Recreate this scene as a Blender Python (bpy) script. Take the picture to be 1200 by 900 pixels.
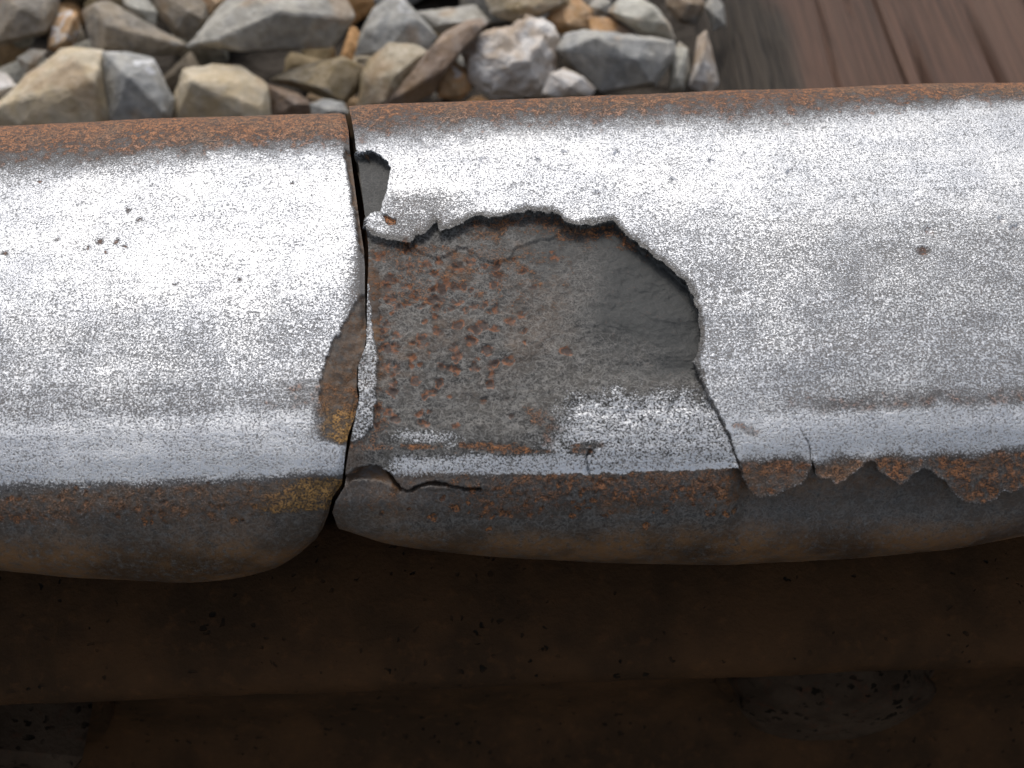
import bpy, bmesh, math, random
import numpy as np
from mathutils import Vector, Matrix, noise as mnoise

S = bpy.context.scene
C = S.collection
for o in list(bpy.data.objects):
    bpy.data.objects.remove(o)

# ------------------------------------------------------------------ camera
ZT = 0.190                                   # height of the rail's running surface
FPX = 1300.0                                 # focal length in pixels of the 1200 x 900 photograph
PITCH, ROLL = math.radians(54.0), math.radians(-2.2)
CAM = np.array([0.0, -0.105, ZT + 0.117])
fw = np.array([0.0, math.cos(PITCH), -math.sin(PITCH)])
r0 = np.array([1.0, 0, 0]); u0 = np.cross(r0, fw)
cr, sr = math.cos(ROLL), math.sin(ROLL)
RT = cr * r0 + sr * u0
UP = -sr * r0 + cr * u0
cam_d = bpy.data.cameras.new('camera')
cam = bpy.data.objects.new('camera', cam_d); C.objects.link(cam)
M = Matrix(((RT[0], UP[0], -fw[0], CAM[0]), (RT[1], UP[1], -fw[1], CAM[1]),
            (RT[2], UP[2], -fw[2], CAM[2]), (0, 0, 0, 1)))
cam.matrix_world = M
cam_d.sensor_width = 36.0; cam_d.lens = 36.0 * FPX / 1200.0
cam_d.clip_start = 0.005; cam_d.clip_end = 3000
cam_d.dof.use_dof = True; cam_d.dof.focus_distance = 0.164; cam_d.dof.aperture_fstop = 33
S.camera = cam

# ------------------------------------------------------------------ sky, sun, exposure
SUN_EL, SUN_AZ = 50.0, -8.0                  # azimuth measured from +Y towards +X
W = bpy.data.worlds.new('World'); S.world = W; W.use_nodes = True
nt = W.node_tree; nt.nodes.clear()
sky = nt.nodes.new('ShaderNodeTexSky'); sky.sky_type = 'NISHITA'; sky.sun_disc = False
sky.sun_elevation = math.radians(SUN_EL); sky.sun_rotation = math.radians(SUN_AZ)
sky.air_density = 1.0; sky.dust_density = 4.0; sky.ozone_density = 1.0
hs = nt.nodes.new('ShaderNodeHueSaturation'); hs.inputs['Saturation'].default_value = 0.48
bg = nt.nodes.new('ShaderNodeBackground'); bg.inputs['Strength'].default_value = 0.15
ow = nt.nodes.new('ShaderNodeOutputWorld')
nt.links.new(sky.outputs[0], hs.inputs['Color']); nt.links.new(hs.outputs[0], bg.inputs['Color'])
nt.links.new(bg.outputs[0], ow.inputs['Surface'])
sl = bpy.data.lights.new('sun', 'SUN'); sl.energy = 0.5; sl.angle = math.radians(15); sl.color = (1.0, 0.97, 0.92)
so = bpy.data.objects.new('sun', sl); C.objects.link(so)
el, az = math.radians(SUN_EL), math.radians(SUN_AZ)
sd_ = Vector((math.sin(az) * math.cos(el), math.cos(az) * math.cos(el), math.sin(el)))
so.rotation_euler = sd_.to_track_quat('Z', 'Y').to_euler(); so.location = sd_ * 5
S.view_settings.view_transform = 'Standard'; S.view_settings.look = 'None'
S.view_settings.gamma = 1; S.view_settings.exposure = 0.45
try: S.view_settings.use_curve_mapping = False
except Exception: pass
S.render.engine = 'CYCLES'
S.render.resolution_x, S.render.resolution_y = 1024, 768

# ------------------------------------------------------------------ helpers
def proj(x, y, z):
    dx, dy, dz = x - CAM[0], y - CAM[1], z - CAM[2]
    a = dx * RT[0] + dy * RT[1] + dz * RT[2]
    b = dx * UP[0] + dy * UP[1] + dz * UP[2]
    c = dx * fw[0] + dy * fw[1] + dz * fw[2]
    c = np.maximum(c, 1e-3)
    return 600 + FPX * a / c, 450 - FPX * b / c
def ray(px, py):
    d = fw + RT * ((px - 600) / FPX) - UP * ((py - 450) / FPX)
    return d / np.linalg.norm(d)
def on_z(px, py, z):
    d = ray(px, py); t = (z - CAM[2]) / d[2]
    return CAM + d * t
def sstep(a, b, v):
    t = np.clip((v - a) / (b - a), 0, 1); return t * t * (3 - 2 * t)
def bump1(a, b, c, d, v): return sstep(a, b, v) * (1 - sstep(c, d, v))
_rs = np.random.RandomState(7)
_L = _rs.rand(512, 512)
def vnoise(x, y, seed=0):
    x = x + seed * 37.17; y = y + seed * 71.31
    xi = np.floor(x).astype(int); yi = np.floor(y).astype(int)
    fx = x - xi; fy = y - yi
    fx = fx * fx * (3 - 2 * fx); fy = fy * fy * (3 - 2 * fy)
    g = lambda i, j: _L[i % 512, j % 512]
    return (g(xi, yi) * (1 - fx) + g(xi + 1, yi) * fx) * (1 - fy) + (g(xi, yi + 1) * (1 - fx) + g(xi + 1, yi + 1) * fx) * fy
def fbm(x, y, o=3, seed=0):
    r = 0; a = 0.5; n = 0
    for i in range(o):
        r = r + a * vnoise(x * 2 ** i, y * 2 ** i, seed + i * 3); n += a; a *= 0.5
    return r / n
def poly_sd(poly, X, Y, pad=60):
    """signed distance (pixels of the photograph, negative inside), only near the polygon"""
    P = np.array(poly, float); x0, y0 = P.min(0) - pad; x1, y1 = P.max(0) + pad
    out = np.full(X.shape, float(pad))
    m = (X > x0) & (X < x1) & (Y > y0) & (Y < y1)
    x = X[m]; y = Y[m]; best = np.full(x.shape, 1e9); ins = np.zeros(x.shape, bool)
    n = len(P)
    for i in range(n):
        ax, ay = P[i]; bx, by = P[(i + 1) % n]
        ex, ey = bx - ax, by - ay; L2 = ex * ex + ey * ey + 1e-9
        t = np.clip(((x - ax) * ex + (y - ay) * ey) / L2, 0, 1)
        best = np.minimum(best, (x - ax - t * ex) ** 2 + (y - ay - t * ey) ** 2)
        cnd = ((ay > y) != (by > y))
        with np.errstate(divide='ignore', invalid='ignore'):
            xi = ax + (y - ay) * ex / (ey if ey != 0 else 1e-9)
        ins ^= cnd & (x < xi)
    d = np.sqrt(best); d[ins] *= -1
    out[m] = np.clip(d, -1e9, pad)
    return out
def line_d(pts, X, Y, pad=25):
    P = np.array(pts, float); x0, y0 = P.min(0) - pad; x1, y1 = P.max(0) + pad
    out = np.full(X.shape, float(pad))
    m = (X > x0) & (X < x1) & (Y > y0) & (Y < y1)
    x = X[m]; y = Y[m]; best = np.full(x.shape, float(pad * pad))
    for i in range(len(P) - 1):
        ax, ay = P[i]; ex, ey = P[i + 1] - P[i]; L2 = ex * ex + ey * ey + 1e-9
        t = np.clip(((x - ax) * ex + (y - ay) * ey) / L2, 0, 1)
        best = np.minimum(best, (x - ax - t * ex) ** 2 + (y - ay - t * ey) ** 2)
    out[m] = np.sqrt(best)
    return out

def tag(o, label=None, cat=None, group=None, kind=None):
    if label: o['label'] = label
    if cat: o['category'] = cat
    if group: o['group'] = group
    if kind: o['kind'] = kind
    return o
def empty(name, loc=(0, 0, 0)):
    o = bpy.data.objects.new(name, None); o.empty_display_size = 0.02; o.location = loc; C.objects.link(o); return o
def link_mesh(name, me, mat, parent=None):
    o = bpy.data.objects.new(name, me); C.objects.link(o)
    if mat: me.materials.append(mat)
    if parent:
        o.parent = parent; o.matrix_parent_inverse = Matrix.Translation(-Vector(parent.location))
    return o
def quad_mesh(name, V, Q, attrs, smooth=True):
    me = bpy.data.meshes.new(name)
    me.vertices.add(len(V)); me.vertices.foreach_set('co', V.astype(np.float32).ravel())
    nq = len(Q); me.loops.add(nq * 4); me.loops.foreach_set('vertex_index', Q.astype(np.int32).ravel())
    me.polygons.add(nq)
    me.polygons.foreach_set('loop_start', np.arange(0, nq * 4, 4, dtype=np.int32))
    me.polygons.foreach_set('use_smooth', np.full(nq, smooth))
    for k, a in attrs.items():
        at = me.attributes.new(k, 'FLOAT', 'POINT'); at.data.foreach_set('value', a.astype(np.float32).ravel())
    me.update(calc_edges=True)
    return me

# ------------------------------------------------------------------ node helper
class NT:
    def __init__(s, name):
        s.m = bpy.data.materials.new(name); s.m.use_nodes = True
        s.t = s.m.node_tree; s.t.nodes.clear()
        s.out = s.t.nodes.new('ShaderNodeOutputMaterial')
        s.co = s.t.nodes.new('ShaderNodeTexCoord').outputs['Object']
    def n(s, typ, **kw):
        nd = s.t.nodes.new(typ)
        for k, v in kw.items(): setattr(nd, k, v)
        return nd
    def put(s, sock, v):
        if isinstance(v, (int, float)): sock.default_value = v
        elif isinstance(v, tuple): sock.default_value = v if len(v) == len(sock.default_value) else v + (1,)
        else: s.t.links.new(v, sock)
    def math(s, op, a, b=0.0, c=0.0, clamp=False):
        nd = s.n('ShaderNodeMath', operation=op, use_clamp=clamp)
        s.put(nd.inputs[0], a); s.put(nd.inputs[1], b); s.put(nd.inputs[2], c)
        return nd.outputs[0]
    def mix(s, f, a, b):
        nd = s.n('ShaderNodeMix', data_type='RGBA')
        s.put(nd.inputs[0], f); s.put(nd.inputs[6], a); s.put(nd.inputs[7], b)
        return nd.outputs[2]
    def fmix(s, f, a, b):
        nd = s.n('ShaderNodeMix', data_type='FLOAT')
        s.put(nd.inputs[0], f); s.put(nd.inputs[2], a); s.put(nd.inputs[3], b)
        return nd.outputs[0]
    def ss(s, v, a, b):
        nd = s.n('ShaderNodeMapRange', interpolation_type='SMOOTHSTEP')
        s.put(nd.inputs[0], v); s.put(nd.inputs[1], a); s.put(nd.inputs[2], b)
        return nd.outputs[0]
    def noise(s, scale, detail=2.0, rough=0.5, vec=None, dist=0.0):
        nd = s.n('ShaderNodeTexNoise'); nd.inputs['Scale'].default_value = scale
        nd.inputs['Detail'].default_value = detail; nd.inputs['Roughness'].default_value = rough
        nd.inputs['Distortion'].default_value = dist
        s.t.links.new(vec or s.co, nd.inputs['Vector']); return nd.outputs['Fac']
    def vor(s, scale, vec=None, feature='F1', out='Distance'):
        nd = s.n('ShaderNodeTexVoronoi', feature=feature); nd.inputs['Scale'].default_value = scale
        s.t.links.new(vec or s.co, nd.inputs['Vector']); return nd.outputs[out]
    def scl(s, v, off=(0, 0, 0)):
        nd = s.n('ShaderNodeMapping'); nd.inputs['Scale'].default_value = v; nd.inputs['Location'].default_value = off
        s.t.links.new(s.co, nd.inputs['Vector']); return nd.outputs[0]
    def attr(s, name, typ='GEOMETRY', out='Fac'):
        nd = s.n('ShaderNodeAttribute', attribute_type=typ, attribute_name=name); return nd.outputs[out]
    def bump(s, h, dist, strength=1.0, normal=None):
        nd = s.n('ShaderNodeBump'); nd.inputs['Distance'].default_value = dist; s.put(nd.inputs['Strength'], strength)
        s.put(nd.inputs['Height'], h)
        if normal: s.t.links.new(normal, nd.inputs['Normal'])
        return nd.outputs[0]
    def bsdf(s, color, rough=0.5, metal=0.0, normal=None, spec=0.5):
        b = s.n('ShaderNodeBsdfPrincipled')
        s.put(b.inputs['Base Color'], color); s.put(b.inputs['Roughness'], rough); s.put(b.inputs['Metallic'], metal)
        s.put(b.inputs['Specular IOR Level'], spec)
        if normal: s.t.links.new(normal, b.inputs['Normal'])
        s.t.links.new(b.outputs[0], s.out.inputs['Surface'])
        return s.m

# ------------------------------------------------------------------ rail steel
def rail_material():
    t = NT('worn_rail_steel')
    bright, rust, pit, brown, spot = (t.attr(k) for k in ('bright', 'rust', 'pit', 'brown', 'spot'))
    fine = t.noise(3800, 3.0, 0.75)
    mid = t.noise(1250, 2.0, 0.6)
    streak = t.noise(1500, 3.0, 0.6, t.scl((0.045, 1.0, 1.0)))
    blot = t.noise(420, 3.0, 0.6)
    big = t.noise(90, 3.0, 0.6)
    c0 = lambda v, k: t.math('MULTIPLY', t.math('SUBTRACT', v, 0.5), k)
    g = t.math('ADD', t.math('ADD', c0(fine, 1.35), t.math('ADD', c0(mid, 0.22), c0(streak, 0.12))), t.math('ADD', c0(blot, 0.10), c0(big, 0.12)))   # centred on 0
    # share of the surface that is bare bright metal: speckle cut at a level set by 'bright'
    thr = t.math('SUBTRACT', 0.30, t.math('MULTIPLY', bright, 0.52))
    met = t.ss(t.math('SUBTRACT', g, thr), -0.11, 0.13)
    met = t.math('MULTIPLY', met, t.ss(bright, 0.01, 0.10))
    # oxide between the bright grains, paler with 'bright': traffic polish plus painted sheen bands
    ox = t.mix(fine, (0.045, 0.041, 0.039), (0.13, 0.122, 0.116))
    ox = t.mix(t.math('MULTIPLY', t.ss(blot, 0.50, 0.66), 0.55), ox, (0.095, 0.068, 0.052))
    ox = t.mix(t.math('MULTIPLY', t.ss(bright, 0.35, 0.75), 0.75), ox, (0.20, 0.195, 0.19))
    pitc = t.mix(t.ss(g, -0.16, 0.16), (0.015, 0.014, 0.0128), (0.118, 0.113, 0.104))
    pitc = t.mix(t.math('MULTIPLY', t.ss(blot, 0.40, 0.66), 0.75), pitc, (0.044, 0.040, 0.034))
    web = t.math('ABSOLUTE', c0(t.noise(800, 2, 0.5, None, 0.6), 1.0))
    pitc = t.mix(t.math('MULTIPLY', t.ss(web, 0.06, 0.0), 0.50), pitc, (0.195, 0.188, 0.174))
    pitc = t.mix(t.attr('smooth'), pitc, t.mix(fine, (0.015, 0.016, 0.0155), (0.040, 0.042, 0.040)))
    base = t.mix(pit, ox, pitc)
    brn = t.mix(t.ss(big, 0.38, 0.62), (0.050, 0.028, 0.014), (0.150, 0.078, 0.032))
    base = t.mix(t.math('MULTIPLY', brown, t.ss(mid, 0.20, 0.60)), base, brn)
    rc = t.mix(t.ss(mid, 0.34, 0.64), (0.085, 0.036, 0.017), (0.33, 0.132, 0.045))
    rc = t.mix(t.attr('ochre'), rc, t.mix(t.ss(mid, 0.34, 0.64), (0.15, 0.085, 0.030), (0.36, 0.195, 0.055)))
    rc = t.mix(t.ss(big, 0.45, 0.65), rc, t.mix(t.ss(mid, 0.34, 0.64), (0.085, 0.050, 0.030), (0.24, 0.115, 0.050)))
    rc = t.mix(t.ss(fine, 0.53, 0.42), rc, (0.030, 0.020, 0.015))
    rthr = t.math('SUBTRACT', 0.24, t.math('MULTIPLY', rust, 0.50))
    rg = t.math('ADD', t.math('ADD', c0(fine, 0.55), c0(mid, 0.35)), t.math('ADD', c0(blot, 0.55), c0(big, 0.25)))
    rm = t.math('MULTIPLY', t.ss(t.math('SUBTRACT', rg, rthr), -0.13, 0.13), t.ss(rust, 0.01, 0.10))
    base = t.mix(rm, base, rc)
    sc = t.mix(t.ss(mid, 0.40, 0.62), (0.035, 0.018, 0.011), (0.21, 0.075, 0.026))
    sc = t.mix(t.ss(spot, 0.75, 1.0), sc, (0.040, 0.022, 0.016))
    base = t.mix(t.math('MULTIPLY', t.ss(t.math('ADD', spot, t.math('ADD', c0(fine, 1.1), c0(mid, 1.0))), 0.15, 0.95), 0.85), base, sc)
    keep = t.math('SUBTRACT', 1.0, t.math('MULTIPLY', rm, 0.80))
    met = t.math('MULTIPLY', met, keep)
    mcol = t.mix(t.ss(big, 0.35, 0.65), (0.48, 0.493, 0.515), (0.55, 0.557, 0.565))
    col = t.mix(met, base, mcol)
    rough = t.fmix(met, t.fmix(t.attr('gloss'), 0.64, 0.34), 0.44)
    h = t.math('MULTIPLY_ADD', met, 0.5, t.math('MULTIPLY', fine, 0.9))
    nrm = t.bump(h, 0.00013, 0.8)
    nrm = t.bump(t.math('ADD', blot, t.math('MULTIPLY', rm, t.math('ADD', mid, 0.2))), 0.00030, 0.55, nrm)
    return t.bsdf(col, rough, t.math('MULTIPLY', met, 0.85), nrm, 0.35)
M_RAIL = rail_material()

def rusty_material(name, dark, lite, orange, spec=0.06, cell=420, hole=0.15):
    t = NT(name)
    a = t.noise(60, 4, 0.6); b = t.noise(420, 4, 0.65); c = t.noise(1500, 2, 0.6)
    col = t.mix(t.ss(a, 0.36, 0.66), dark, lite)
    col = t.mix(t.math('MULTIPLY', t.ss(b, 0.52, 0.72), 0.35), col, orange)
    va = t.n('ShaderNodeVectorMath', operation='MULTIPLY_ADD'); nz = t.n('ShaderNodeTexNoise'); nz.inputs['Scale'].default_value = 500; nz.inputs['Detail'].default_value = 2
    t.t.links.new(t.co, nz.inputs['Vector']); t.t.links.new(nz.outputs['Color'], va.inputs[0]); va.inputs[1].default_value = (0.004, 0.0015, 0.003); t.t.links.new(t.co, va.inputs[2])
    pit = t.ss(t.math('ADD', t.vor(cell, va.outputs[0]), t.math('MULTIPLY', t.math('SUBTRACT', a, 0.5), 0.5)), hole - 0.06, hole + 0.05)
    pit = t.math('MAXIMUM', pit, t.ss(t.noise(150, 2, 0.5), 0.62, 0.42))
    col = t.mix(pit, (0.008, 0.006, 0.004), col)
    h = t.math('MULTIPLY_ADD', pit, 0.6, t.math('MULTIPLY_ADD', b, 0.7, t.math('MULTIPLY', c, 0.25)))
    return t.bsdf(col, 0.85, 0.0, t.bump(h, 0.0006, 0.8), spec)
M_BAR = rusty_material('oily_rusty_joint_bar', (0.029, 0.016, 0.008), (0.050, 0.025, 0.011), (0.080, 0.036, 0.014))
M_BOLT = rusty_material('oily_grey_bolt_steel', (0.026, 0.017, 0.011), (0.050, 0.034, 0.022), (0.055, 0.018, 0.008), 0.03, 420, 0.30)
M_WEB = rusty_material('rusty_rail_web', (0.016, 0.010, 0.006), (0.040, 0.020, 0.010), (0.075, 0.032, 0.012))

# ------------------------------------------------------------------ rail head surface
# cross-section in mm, from the far (field) underside over the top to the near (gauge) underside
ctrl = [(20, -44), (29, -40), (34.0, -36), (35.5, -27), (35.2, -16), (33.6, -9.5), (30, -4.6), (23, -1.9), (12, -0.5), (0, 0),
        (-12, -0.4), (-21, -1.5), (-27.5, -3.9), (-31.8, -7.6), (-34.5, -12.2), (-35.9, -16.8), (-36.1, -21.0), (-35.0, -26),
        (-32.2, -30.8), (-28.0, -34.5), (-20, -39), (-9, -45)]
def spline(P, n):
    P = np.array(P, float); P = np.vstack([2 * P[0] - P[1], P, 2 * P[-1] - P[-2]])
    out = []
    for i in range(1, len(P) - 2):
        t = np.linspace(0, 1, n, endpoint=False)[:, None]
        p0, p1, p2, p3 = P[i - 1], P[i], P[i + 1], P[i + 2]
        out.append(0.5 * (2 * p1 + (p2 - p0) * t + (2 * p0 - 5 * p1 + 4 * p2 - p3) * t ** 2 + (3 * p1 - p0 - 3 * p2 + p3) * t ** 3))
    return np.vstack(out + [P[-2][None]])
prof = spline(ctrl, 60)
seg = np.r_[0, np.cumsum(np.hypot(*np.diff(prof, axis=0).T))]
# fine spacing where the photograph sees it, coarse on the far side
pj = np.argmin(np.abs(prof[:, 0] - 34.5) + np.abs(prof[:, 1] + 12)); a0 = seg[pj]
pk = np.argmin(np.abs(prof[:, 0] + 28.0) + np.abs(prof[:, 1] + 34.5)); a1 = seg[pk]
svals = np.r_[np.linspace(0, a0, 14, endpoint=False), np.linspace(a0, a1, 660, endpoint=False), np.linspace(a1, seg[-1], 14)]
TY = np.interp(svals, seg, prof[:, 0]) * 1e-3
TZ = np.interp(svals, seg, prof[:, 1]) * 1e-3
wfar = sstep(0.004, 0.032, TY)               # how far a point follows the far lip
ZG = -0.0076; YG = -0.0318
NEARLOW = (np.arange(len(TY)) > np.argmin(np.abs(TY))) & (TZ < ZG)

def fit_side(Fpts, Bpts):
    xs = np.linspace(-0.11, 0.11, 221)
    F = np.array(Fpts, float); B = np.array(Bpts, float)
    df = np.zeros_like(xs); k = np.ones_like(xs)
    yy = TY[None] ; zz = TZ[None]
    far = TY > 0.015; near = NEARLOW
    def pts(df, k):
        y = yy + wfar[None] * df[:, None]
        low = NEARLOW[None]
        z = np.where(low, ZG + (zz - ZG) * k[:, None], zz)
        y = np.where(low & (yy < YG), YG + (yy - YG) * np.minimum(k[:, None], 1.1), y)
        return proj(xs[:, None] + 0 * y, y, z + ZT)
    for it in range(14):
        px, py = pts(df, k)
        i = np.argmin(np.where(far[None], py, 1e9), axis=1); r = np.arange(len(xs))
        row = py[r, i]; tgt = np.interp(px[r, i], F[:, 0], F[:, 1])
        df = np.clip(df + 0.8 * (row - tgt) / 5200.0, -0.008, 0.012)
        j = np.argmax(np.where(near[None], py, -1e9), axis=1)
        row = py[r, j]; tgt = np.interp(px[r, j], B[:, 0], B[:, 1])
        k = np.clip(k + 0.7 * (tgt - row) / 110.0, 0.25, 1.8)
    ker = np.hanning(13)[1:-1]; ker /= ker.sum()
    sm = lambda a: np.convolve(np.pad(a, 5, 'edge'), ker, 'valid')
    return xs, sm(df), sm(k)

def mk_head(side, Fpts, Bpts, Epts, fine_px):
    """grid over (column from the rail end outwards, position round the section)"""
    xs, df, k = fit_side(Fpts, Bpts)
    def base(x):
        d = np.interp(x, xs, df); kk = np.interp(x, xs, k)
        y = TY + wfar * d
        low = NEARLOW
        z = np.where(low, ZG + (TZ - ZG) * kk, TZ)
        y = np.where(low & (TY < YG), YG + (TY - YG) * np.minimum(kk, 1.1), y)
        return y, z + ZT
    E = np.array(Epts, float)
    far_x = (-0.018 if side < 0 else 0.0)
    # end of the rail for every point of the section
    xe = np.full(len(TY), -0.022)
    for it in range(6):
        y, z = base(xe)
        px, py = proj(xe, y, z)
        tgt = np.interp(py, E[:, 0], E[:, 1])
        hidden = (TY > 0.033) | ((TY > -0.03) & (TZ < -0.036))
        dep = (y - CAM[1]) * fw[1] + (z - CAM[2]) * fw[2]
        xe = xe + (tgt - px) * dep / FPX
    vis = np.where(~hidden)[0]
    xe[:vis[0]] = xe[vis[0]]; xe[vis[-1] + 1:] = xe[vis[-1]]
    xlim = 0.098 * side
    ncol = fine_px
    u = np.linspace(0, 1, ncol)
    X = xe[None] + (xlim - xe[None]) * u[:, None]
    ext = np.array([0.11, 0.13, 0.17, 0.25, 0.4, 0.7, 1.2, 2.2]) * side
    X = np.vstack([X, np.repeat(ext[:, None], len(TY), 1)])
    d = np.interp(X, xs, df); kk = np.interp(X, xs, k)
    Y = TY[None] + wfar[None] * d
    low = (NEARLOW)[None]
    Z = np.where(low, ZG + (TZ[None] - ZG) * kk, TZ[None]) + ZT
    Z = Z + 0 * X; Y = np.where(low & (TY[None] < YG), YG + (TY[None] - YG) * np.minimum(kk, 1.1), Y + 0 * X)
    PX, PY = proj(X, Y, Z)
    # beyond the outlines (far side, underside) carry the rows on, so that no mark lands twice
    si = np.arange(len(TY))[None]
    i0 = np.argmin(np.where(TY[None] > 0.015, PY, 1e9), axis=1)[:, None]; i1 = np.argmax(np.where(TY[None] < -0.02, PY, -1e9), axis=1)[:, None]
    r = np.arange(len(X))[:, None]
    PY = np.where(si < i0, PY[r, i0] - (i0 - si), np.where(si > i1, PY[r, i1] + (si - i1), PY))
    return X, Y, Z, PX, PY, xe

def grid_normals(X, Y, Z, side):
    P = np.stack([X, Y, Z], -1)
    du = np.gradient(P, axis=0); dv = np.gradient(P, axis=1)
    n = np.cross(du, dv); n /= np.linalg.norm(n, axis=-1, keepdims=True) + 1e-12
    mid = n[n.shape[0] // 3, n.shape[1] // 2]
    if mid[2] < 0: n = -n
    tu = du / (np.linalg.norm(du, axis=-1, keepdims=True) + 1e-12)
    tv = dv / (np.linalg.norm(dv, axis=-1, keepdims=True) + 1e-12)
    return n, tu, tv, np.linalg.norm(du, axis=-1), np.linalg.norm(dv, axis=-1)

def undercut(sd, tu, tv, lu, lv, amount, reach=14.0, plain=None):
    """shift towards the rim of a cavity: floor points near the rim slide under the lip"""
    pl = sd if plain is None else plain
    for it in range(6):                       # blur the distance so that the slide direction turns gently
        pl = (pl + np.roll(pl, 2, 0) + np.roll(pl, -2, 0) + np.roll(pl, 2, 1) + np.roll(pl, -2, 1)) / 5
    gu = np.gradient(pl, axis=0) / np.maximum(lu, 1e-7); gv = np.gradient(pl, axis=1) / np.maximum(lv, 1e-7)
    g = tu * gu[..., None] + tv * gv[..., None]
    g /= np.linalg.norm(g, axis=-1, keepdims=True) + 1e-9
    w = np.where(sd < 0, np.clip(1 + sd / reach, 0, 1), 0.0)
    return g * (w * amount)[..., None]

FAR_L = [(-60, 150), (0, 147), (100, 142), (200, 138.5), (300, 135), (405, 131), (440, 130)]
BOT_L = [(-60, 662), (0, 669), (100, 677), (200, 684), (235, 682), (285, 676), (318, 667), (350, 654), (376, 636), (392, 614), (440, 575)]
END_L = [(120, 403), (131, 404), (150, 408), (170, 409), (200, 413), (230, 417), (260, 421), (285, 425), (310, 427), (362, 427),
         (390, 428), (408, 425), (426, 416.5), (450, 416), (462, 418), (490, 413), (510, 407), (530, 404), (550, 402), (570, 399),
         (586, 388), (606, 385), (626, 382), (700, 378)]
FAR_R = [(395, 128), (409, 125), (450, 118), (500, 113), (600, 107), (700, 103), (850, 99), (1000, 97), (1260, 96)]
BOT_R = [(360, 570), (392, 596), (410, 619), (440, 635), (550, 650), (700, 660), (850, 662), (1000, 655), (1100, 645), (1260, 622)]
END_R = [(115, 407), (126, 409), (140, 412), (160, 415.5), (180, 418), (200, 421), (230, 424.5), (262, 428.5), (285, 430.5), (310, 431), (350, 430),
         (402, 429), (426, 419.5), (450, 419), (462, 421.5), (490, 416), (510, 412), (530, 408), (550, 405), (570, 404), (586, 394),
         (598, 390), (614, 396), (630, 410), (700, 420)]

def build_parts(X, Y, Z, PX, PY, disp, attrs, part_masks, root, side, xe):
    n, m = X.shape
    P = np.stack([X, Y, Z], -1) + disp
    idx = np.arange(n * m).reshape(n, m)
    Q = np.stack([idx[:-1, :-1], idx[1:, :-1], idx[1:, 1:], idx[:-1, 1:]], -1).reshape(-1, 4)
    if side < 0: Q = Q[:, ::-1]
    V = P.reshape(-1, 3)
    # the end face: rings running in from the end column towards the middle of the head
    cen = np.array([0, -0.002, ZT - 0.020])
    end = P[0]
    rings = [end]
    for f, dx in ((0.985, 0.0012), (0.95, 0.002), (0.80, 0.0026), (0.45, 0.003), (0.02, 0.003)):
        r = end.copy(); r[:, 1:] = cen[1:] + (end[:, 1:] - cen[1:]) * f
        r[:, 0] = end[:, 0] + dx * side * (-1 if side < 0 else 1) * (1 if side > 0 else -1)
        rings.append(r)
    RV = np.vstack(rings); k = len(rings)
    ri = np.arange(k * m).reshape(k, m)
    RQ = np.stack([ri[:-1, :-1], ri[:-1, 1:], ri[1:, 1:], ri[1:, :-1]], -1).reshape(-1, 4)
    if side < 0: RQ = RQ[:, ::-1]
    Vall = np.vstack([V, RV]); Qall = np.vstack([Q, RQ + len(V)])
    A = {}
    for kname, a in attrs.items():
        dark = {'brown': 0.9, 'rust': 0.25}.get(kname, 0.0)
        A[kname] = np.r_[a.ravel(), np.full(k * m, dark)]
    fm = np.zeros(len(Qall), int)
    for i, (nm, lab, mask) in enumerate(part_masks):
        mv = mask.ravel()
        fm[:len(Q)][mv[Q].all(1)] = i + 1
    out = []
    for i in range(len(part_masks) + 1):
        sel = Qall[fm == i]
        if not len(sel): continue
        used, inv = np.unique(sel.ravel(), return_inverse=True)
        me = quad_mesh('head' if i == 0 else part_masks[i - 1][0], Vall[used], inv.reshape(-1, 4), {a: A[a][used] for a in A})
        o = link_mesh(me.name, me, M_RAIL, root)
        o.name = 'head' if i == 0 else part_masks[i - 1][0]
        if i and part_masks[i - 1][1]: o['label'] = part_masks[i - 1][1]
        out.append(o)
    return out

def web_and_foot(root, x0, x1):
    def extr(name, sec):
        bm = bmesh.new()
        a = [bm.verts.new((x0, y, z)) for y, z in sec]; b = [bm.verts.new((x1, y, z)) for y, z in sec]
        L = len(sec)
        for i in range(L): bm.faces.new((a[i], a[(i + 1) % L], b[(i + 1) % L], b[i]))
        bm.faces.new(a[::-1]); bm.faces.new(b)
        bmesh.ops.recalc_face_normals(bm, faces=bm.faces)
        me = bpy.data.meshes.new(name); bm.to_mesh(me); bm.free()
        return link_mesh(name, me, M_WEB, root)
    extr('web', [(-0.009, ZT - 0.1345), (-0.008, ZT - 0.09), (-0.009, ZT - 0.015), (0.009, ZT - 0.015), (0.008, ZT - 0.09), (0.009, ZT - 0.1345)])
    extr('foot', [(-0.066, ZT - 0.17), (-0.066, ZT - 0.159), (-0.014, ZT - 0.140), (0.014, ZT - 0.140), (0.066, ZT - 0.159), (0.066, ZT - 0.17)])

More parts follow.
